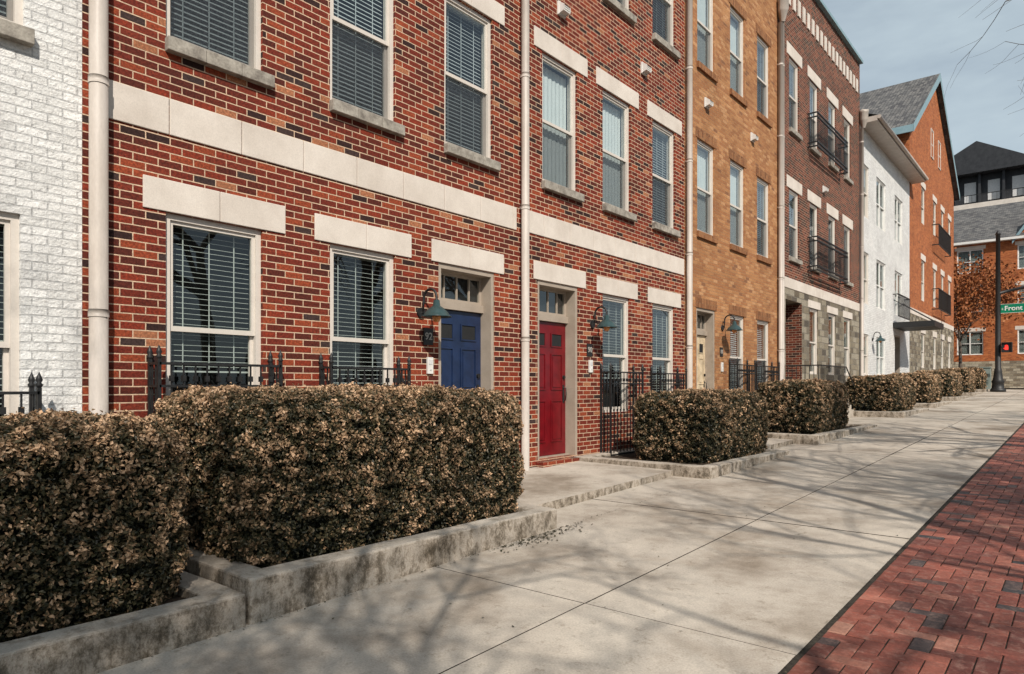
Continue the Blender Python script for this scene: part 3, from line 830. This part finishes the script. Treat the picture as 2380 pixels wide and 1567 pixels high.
for a, b in zip(yj[:-1], yj[1:]):
    for xa, xb in ((xs[0], xs[2]), (xs[2], xs[3])):
        dz = random.uniform(-.002, .002)
        x0, x1, y0, y1 = xa + g, xb - g, a + g, b - g
        top = [(x0, y0, gz(y0) + dz), (x1, y0, gz(y0) + dz), (x1, y1, gz(y1) + dz), (x0, y1, gz(y1) + dz)]
        mb.face(top)
        for k in range(4):
            p, q = top[k], top[(k + 1) % 4]
            mb.face([(p[0], p[1], p[2] - .012), (q[0], q[1], q[2] - .012), q, p], 1)
add('sidewalk', mb.mesh('sidewalk', [MAT_CONC, MAT_JOINT]), kind='structure')
mb = MB()
for a, b in ((-20, 0), (0, 20), (20, 46.5)):
    mb.face([(8.0, a, gz(a)), (8.15, a, gz(a)), (8.15, b, gz(b)), (8.0, b, gz(b))])
    mb.face([(8.15, a, gz(a) - .2), (8.15, b, gz(b) - .2), (8.15, b, gz(b)), (8.15, a, gz(a))])
mb.box(-6.1, 8.15, 46.5, 46.7, gz(48) - .3, gz(46.5))
add('kerb', mb.mesh('kerb', [MAT_CONC]), kind='structure')
sheet('far_sidewalk', -60, 60, [59, 63], 0, MAT_CONC)

# herringbone pavers
V = []; F = []; tone = []
W = .1; x_start = -1.118
for i in range(-1, 33):
    for j in range(2, 465):
        s_ = (i - j) % 4
        if s_ == 0: bx = (i, i + 2, j, j + 1)
        elif s_ == 3: bx = (i, i + 1, j, j + 2)
        else: continue
        x0, x1 = x_start + bx[0] * W, x_start + bx[1] * W; y0, y1 = bx[2] * W, bx[3] * W
        x0 = max(x0, x_start)
        if x1 - x0 < .03: continue
        g = .0024; dz = random.uniform(-.002, .002); tx = random.uniform(-.0015, .0015)
        b = len(V)
        for (xx, yy) in ((x0 + g, y0 + g), (x1 - g, y0 + g), (x1 - g, y1 - g), (x0 + g, y1 - g)): V.append((xx, yy, gz(yy) + dz - .006))
        c = .005
        for q, (xx, yy) in enumerate(((x0 + g + c, y0 + g + c), (x1 - g - c, y0 + g + c), (x1 - g - c, y1 - g - c), (x0 + g + c, y1 - g - c))): V.append((xx, yy, gz(yy) + dz + (tx if q < 2 else -tx)))
        F.append((b + 4, b + 5, b + 6, b + 7))
        for k in range(4): F.append((b + k, b + (k + 1) % 4, b + 4 + (k + 1) % 4, b + 4 + k))
        cl = noise.noise(Vector((x0 * 1.5, y0 * 1.5, 3))) * .3
        t = random.random()
        t = random.uniform(0, .15) if t < .08 else min(1, max(.2, random.gauss(.5, .2) + cl))
        tone += [t] * 5
me = bpy.data.meshes.new('brick_pavement'); me.from_pydata(V, [], F); me.materials.append(MAT_PAVER)
at = me.attributes.new('tone', 'FLOAT', 'FACE'); at.data.foreach_set('value', tone)
add('brick_pavement', me, kind='structure')

# ------------------------------------------------------------------ hedges
def hedge(x0, x1, y0, y1, z0, z1, leaf, dens, label, r=.26, seed=1, tshift=0):
    g_ = np.random.default_rng(seed)
    cx, cy = (x0 + x1) / 2, (y0 + y1) / 2
    hx, hy, H = (x1 - x0) / 2, (y1 - y0) / 2, z1 - z0
    areas = np.array([2 * hx * 2 * hy, 2 * hy * H, 2 * hy * H, 2 * hx * H, 2 * hx * H])
    n = int(areas.sum() * dens)
    fc = g_.choice(5, n, p=areas / areas.sum())
    u = g_.uniform(-1, 1, n); v = g_.uniform(-1, 1, n); w = g_.uniform(0, 1, n)
    q = np.zeros((n, 3))
    q[:, 0] = np.where(fc == 1, hx, np.where(fc == 2, -hx, u * hx))
    q[:, 1] = np.where(fc == 3, hy, np.where(fc == 4, -hy, v * hy))
    q[:, 2] = np.where(fc == 0, H, w * H)
    c = q.copy(); c[:, 0] = np.clip(c[:, 0], -hx + r, hx - r); c[:, 1] = np.clip(c[:, 1], -hy + r, hy - r); c[:, 2] = np.clip(c[:, 2], 0, H - r)
    d = q - c; nn = d / np.maximum(np.linalg.norm(d, axis=1, keepdims=True), 1e-6)
    p = c + nn * r
    tuck = np.clip((.22 - p[:, 2]) / .22, 0, 1) * .08
    p[:, 0] -= np.sign(p[:, 0]) * tuck * (np.abs(nn[:, 0]) > .3); p[:, 1] -= np.sign(p[:, 1]) * tuck * (np.abs(nn[:, 1]) > .3)
    off = np.array([cx, cy, z0])
    n1 = np.array([noise.noise(Vector((a * 2.4, b * 2.4, e_ * 2.4))) for a, b, e_ in (p + off)])
    n2 = np.array([noise.noise(Vector((a * 12, b * 12, e_ * 12))) for a, b, e_ in (p + off)])
    depth = g_.exponential(.034, n)
    stick = np.where(g_.random(n) < .03, g_.uniform(0, .04, n), 0)
    p = p + nn * (n1 * .055 + n2 * .06 - depth + stick + .01)[:, None]
    nr = nn * .45 + g_.normal(0, .7, (n, 3)); nr[:, 2] += .25
    nr /= np.linalg.norm(nr, axis=1, keepdims=True)
    t = np.cross(nr, g_.normal(0, 1, (n, 3))); t /= np.linalg.norm(t, axis=1, keepdims=True)
    b = np.cross(nr, t)
    L = leaf * g_.uniform(.6, 1.25, n)[:, None]; Wd = L * .33
    v0 = p - t * L * .5; v2 = p + t * L * .5 - nr * L * .12
    v1 = p + b * Wd + nr * Wd * .35; v3 = p - b * Wd + nr * Wd * .35
    verts = np.stack([v0, v1, v2, v3], 1).reshape(-1, 3)
    hfrac = np.clip(p[:, 2] / H, 0, 1)
    tone = .20 + tshift + .50 * g_.random(n) + .28 * n1 + .55 * n2 + .24 * (hfrac - .35) - depth * 3.6  # tone mixes leaf bronzing with painted lit tops and shaded inner leaves
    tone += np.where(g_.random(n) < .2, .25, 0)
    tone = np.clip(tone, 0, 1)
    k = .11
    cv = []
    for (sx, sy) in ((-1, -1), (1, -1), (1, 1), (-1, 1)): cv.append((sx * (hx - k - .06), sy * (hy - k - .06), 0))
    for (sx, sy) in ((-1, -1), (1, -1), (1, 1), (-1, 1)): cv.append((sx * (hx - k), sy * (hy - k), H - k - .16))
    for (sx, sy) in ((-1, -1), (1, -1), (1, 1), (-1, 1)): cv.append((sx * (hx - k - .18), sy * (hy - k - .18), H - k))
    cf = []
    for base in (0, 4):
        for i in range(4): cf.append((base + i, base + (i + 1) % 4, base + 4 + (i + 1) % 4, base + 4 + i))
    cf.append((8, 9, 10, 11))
    nb = len(verts)
    allv = np.concatenate([verts, np.array(cv)])
    faces = [tuple(x) for x in np.arange(n * 4).reshape(-1, 4).tolist()] + [tuple(nb + i for i in f) for f in cf]
    me = bpy.data.meshes.new('hedge'); me.from_pydata(allv.tolist(), [], faces)
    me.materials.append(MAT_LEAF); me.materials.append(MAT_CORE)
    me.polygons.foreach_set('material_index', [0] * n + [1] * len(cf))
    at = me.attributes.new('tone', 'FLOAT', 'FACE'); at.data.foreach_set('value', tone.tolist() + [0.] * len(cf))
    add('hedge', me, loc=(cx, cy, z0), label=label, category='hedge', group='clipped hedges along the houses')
hl = 'clipped bronzed green boxwood hedge in a concrete planter'
hedge(-5.6, -4.09, -1.0, 1.93, -1.30, -.20, .030, 10500, 'clipped bronzed hedge in planter before white house', seed=1, tshift=.04)
hedge(-5.65, -4.08, 2.24, 5.14, -1.22, -.05, .030, 10500, 'long clipped bronzed hedge in planter before blue door', seed=2, tshift=.02)
hedge(-5.45, -4.10, 9.35, 11.8, -1.16, -.10, .036, 6000, 'clipped dark hedge in planter beside the red door', seed=3, tshift=-.06)
hedge(-5.4, -4.10, 14.35, 16.9, -1.0, .09, .045, 3800, hl, seed=4, tshift=-.04)
hedge(-5.5, -4.10, 21.9, 24.9, -.78, .28, .06, 2000, hl, seed=5, tshift=-.04)
hedge(-5.5, -4.10, 27.1, 30.2, -.64, .42, .07, 1500, hl, seed=6)
hedge(-5.5, -4.10, 32.3, 35.6, -.5, .60, .08, 1200, hl, seed=7)
hedge(-5.5, -4.10, 37.3, 40.6, -.36, .78, .08, 1100, hl, seed=8)
hedge(-5.5, -4.10, 42.3, 45.2, -.22, .93, .08, 1100, hl, seed=9)

# ------------------------------------------------------------------ trees
def tree_data(seed, height, spread=.75, levels=5, dense=0, thick=.015, keep=.58):
    rr = random.Random(seed); mb = MB(); tips = []
    def grow(p, d, L, r, lv):
        pts = [p.copy()]; rad = [r]; n = 4
        for k in range(n):
            d = (d + Vector((rr.uniform(-1, 1), rr.uniform(-1, 1), rr.uniform(-.4, .8))) * (.16 if lv else .05)).normalized()
            p = p + d * L / n; pts.append(p.copy()); rad.append(r * (1 - .45 * (k + 1) / n))
            if lv < levels and (lv > 0 or k >= 2) and k > 0:
                for q in range(rr.choice((1, 2)) if lv else 3 + dense):
                    az = rr.uniform(0, 2 * math.pi); perp = d.cross(Vector((math.cos(az), math.sin(az), .3))).normalized()
                    nd = (d * .75 + perp * spread).normalized()
                    grow(p.copy(), nd, L * rr.uniform(.55, .72), rad[-1] * keep, lv + 1)
        mb.path(pts, rad, 8 if lv == 0 else 5 if lv < 2 else 4 if lv < 3 else 3, caps=False)
        if lv >= levels - 1: tips.append(p.copy())
    grow(Vector((0, 0, 0)), Vector((0, 0, 1)), height * .48, height * thick, 0)
    return mb, tips
mbt, tips = tree_data(3, 10.0, .8, 5, thick=.024, keep=.66)
tree_me = mbt.mesh('trunk', [MAT_BARK])
for k, (x, y, rz, s_) in enumerate([(4.2, -4.6, 0, 1), (3.7, -.8, 1.9, .95), (4.2, 3.4, 4.0, 1.05), (3.9, 8.0, 2.7, .95), (4.3, 13.0, 1.0, 1.0), (4.1, 18.5, 3.3, 1.0)]):
    e = add('street_tree', None, loc=(x, y, gz(y) - .02), label='bare winter street tree on the grass verge', category='tree', group='bare street trees along the kerb')
    e.rotation_euler[2] = rz; e.scale = (s_,) * 3
    add('trunk', tree_me, e)
mbt, tips = tree_data(5, 7.6, .8, 5)
e = add('street_tree', None, loc=(2.35, 31.5, gz(31.5) - .02), label='bare winter street tree with overhanging twigs', category='tree', group='bare street trees along the kerb')
add('trunk', mbt.mesh('trunk', [MAT_BARK]), e)
# autumn leaved trees by the corner building
for (tx_, ty_, hh, sd) in ((-6.6, 56.5, 9.0, 11), (-9.0, 58.5, 7.5, 17)):
    mbt, tips = tree_data(sd, hh, .6, 4, 1)
    e = add('autumn_tree', None, loc=(tx_, ty_, gz(58) - .02), label='tree with rusty orange leaves before brick building', category='tree', group='autumn trees before the corner building')
    add('trunk', mbt.mesh('trunk', [MAT_BARK]), e)
    V = []; F = []; tn = []
    for tp in tips:
        cl = random.uniform(-.2, .2)
        for k in range(14):
            p = tp + Vector((random.gauss(0, .3), random.gauss(0, .3), random.gauss(-.15, .3)))
            a = Vector((random.gauss(0, 1), random.gauss(0, 1), random.gauss(0, 1))).normalized() * .10
            bb = a.cross(Vector((random.gauss(0, 1), random.gauss(0, 1), random.gauss(0, 1)))).normalized() * .07
            i = len(V); V += [tuple(p - a), tuple(p + bb), tuple(p + a), tuple(p - bb)]; F.append((i, i + 1, i + 2, i + 3))
            tn.append(min(1, max(0, random.random() * .7 + .15 + cl)))
    me = bpy.data.meshes.new('crown'); me.from_pydata(V, [], F); me.materials.append(MAT_RUST)
    me.attributes.new('tone', 'FLOAT', 'FACE').data.foreach_set('value', tn)
    add('crown', me, e)

# ------------------------------------------------------------------ traffic signal pole
pz = gz(42.6)
e = add('traffic_signal_pole', None, loc=(-3.37, 42.6, pz), label='black ornamental signal pole with street name sign', category='traffic light')
mb = MB()
mb.lathe([(.0, .0), (.34, 0), (.34, .12), (.27, .16), (.25, .45), (.29, .5), (.22, .62), (.17, 1.0), (.16, 1.15), (.13, 1.2), (.12, 4.0), (.095, 8.0), (.13, 8.02), (.09, 8.12), (0, 8.25)], n=20)
add('pole', mb.mesh('pole', [MAT_BLACK]), e)
mb = MB(); mb.path([(0, 0, 5.0), (.6, 0, 5.15), (2, 0, 5.4), (5, 0, 5.7)], [.08, .075, .065, .05], 12)
add('arm', mb.mesh('arm', [MAT_BLACK]), e)
mb = MB(); mb.box(.12, 2.0, -.11, -.09, 3.98, 4.44)
sg = add('street_name_sign', mb.mesh('street_name_sign', [MAT_SIGN]), e)
mb = MB()
for z in (3.98, 4.43): mb.box(.12, 2.0, -.118, -.111, z, z + .012)
add('border', mb.mesh('border', [MAT_TXT]), sg)
add('lettering', text_mesh('S', .14, MAT_TXT, 'Y'), sg, (.16, -.118, 4.19))
add('lettering', text_mesh('Front St', .33, MAT_TXT, 'Y'), sg, (.27, -.118, 4.21))
mb = MB(); mb.box(.16, .6, -.25, .05, 2.0, 2.5); mb.box(.1, .18, -.1, .0, 2.2, 2.3)
mb.box(.16, .6, -.33, -.25, 2.47, 2.50); mb.box(.16, .18, -.33, -.25, 2.0, 2.47); mb.box(.58, .6, -.33, -.25, 2.0, 2.47)
ps = add('pedestrian_signal', mb.mesh('pedestrian_signal', [MAT_BLACK]), e)
mb = MB(); mb.box(.30, .44, -.262, -.251, 2.12, 2.28)
for k in range(4): mb.box(.305 + k * .034, .328 + k * .034, -.262, -.251, 2.281, 2.38 - abs(k - 1.5) * .02)
mb.box(.25, .299, -.262, -.251, 2.17, 2.21)
add('hand_symbol', mb.mesh('hand_symbol', [MAT_REDSIG]), ps)
mb = MB(); mb.box(-.38, .38, -.3, .3, 0, 1.2); mb.box(-.42, .42, -.34, .34, 1.2, 1.25); mb.box(-.01, .01, -.31, -.3, .1, 1.1, 1)
for z in (.3, .4, .5, .8): mb.box(.1, .3, -.31, -.301, z, z + .03, 1)
add('utility_box', mb.mesh('utility_box', [MAT_UTIL, MAT_DARK]), loc=(-4.35, 46.0, gz(46)), label='grey green utility box at the corner', category='utility box', bevel=.01)

# litter by the planter
V = []; F = []; tn = []
def litter(x, y, s):
    z = gz(y) + .004
    a = random.uniform(0, 6.28); u = Vector((math.cos(a), math.sin(a), random.uniform(-.1, .4))) * s; w = Vector((-math.sin(a), math.cos(a), random.uniform(-.2, .3))) * s * .5
    c = Vector((x, y, z + s * .2)); i = len(V)
    V.extend([tuple(c - u), tuple(c + w), tuple(c + u), tuple(c - w)]); F.append((i, i + 1, i + 2, i + 3)); tn.append(random.uniform(0, .5))
for _ in range(300): litter(-3.82 + abs(random.gauss(0, .10)), random.gauss(4.9, .35), random.uniform(.006, .02))
for _ in range(500): litter(-3.835 + abs(random.gauss(0, .02)), random.uniform(0, 12), random.uniform(.004, .011))
for _ in range(80): litter(random.uniform(-3.8, -1.2), random.uniform(2, 16), random.uniform(.006, .014))
for _ in range(400): litter(-1.13 + random.gauss(0, .012), random.uniform(1, 14), random.uniform(.004, .009))
me = bpy.data.meshes.new('leaf_litter'); me.from_pydata(V, [], F); me.materials.append(MAT_LEAF)
me.attributes.new('tone', 'FLOAT', 'FACE').data.foreach_set('value', tn)
add('leaf_litter', me, kind='stuff', label='dry leaf litter scattered on the sidewalk', category='leaves')

# ------------------------------------------------------------------ lift everything so the datum is the pavement
for o in list(scene.objects):
    if o.parent is None: o.location.z += EYE

# ------------------------------------------------------------------ light, sky, camera
EL = math.radians(41); AZ = math.radians(125)
sun_dir = Vector((math.sin(AZ) * math.cos(EL), math.cos(AZ) * math.cos(EL), math.sin(EL)))
sl = bpy.data.lights.new('sun', 'SUN'); sl.energy = 5.0; sl.angle = math.radians(.5); sl.color = (1, .92, .82)
so = bpy.data.objects.new('sun', sl); COL.objects.link(so); so.rotation_euler = sun_dir.to_track_quat('Z', 'Y').to_euler(); so.location = (5, -5, 20)
w = bpy.data.worlds.new('World'); scene.world = w; w.use_nodes = True
nt = w.node_tree; bg = nt.nodes['Background']
sky = N(nt, 'ShaderNodeTexSky', sky_type='NISHITA'); sky.sun_disc = False; sky.sun_elevation = EL; sky.sun_rotation = AZ
sky.air_density = 1.0; sky.dust_density = 1.5
hs = N(nt, 'ShaderNodeHueSaturation'); hs.inputs['Saturation'].default_value = .8; hs.inputs['Value'].default_value = 1.15; nt.links.new(sky.outputs[0], hs.inputs['Color'])
tc = N(nt, 'ShaderNodeTexCoord'); mp = N(nt, 'ShaderNodeMapping'); mp.inputs['Scale'].default_value = (1, 1, 3)
nt.links.new(tc.outputs['Generated'], mp.inputs['Vector'])
cf = noise_n(nt, mp.outputs[0], 2.2, 6, .55)
cm = ramp(nt, cf, [(.35, (.3, .3, .3)), (.65, (.98, .98, .98))])
col = mixc(nt, cm, hs.outputs[0], (6.3, 7.5, 8.2))
nt.links.new(col, bg.inputs['Color']); bg.inputs['Strength'].default_value = .088
cam = bpy.data.cameras.new('camera'); cam.sensor_width = 36; cam.lens = 36 * 1585 / 2380; cam.shift_y = .048; cam.clip_end = 3000; cam.clip_start = .05
co = bpy.data.objects.new('camera', cam); COL.objects.link(co); co.location = (0, 0, EYE); co.rotation_euler = (math.radians(90), 0, math.radians(40))
scene.camera = co
scene.view_settings.view_transform = 'Standard'; scene.view_settings.look = 'None'; scene.view_settings.exposure = 0
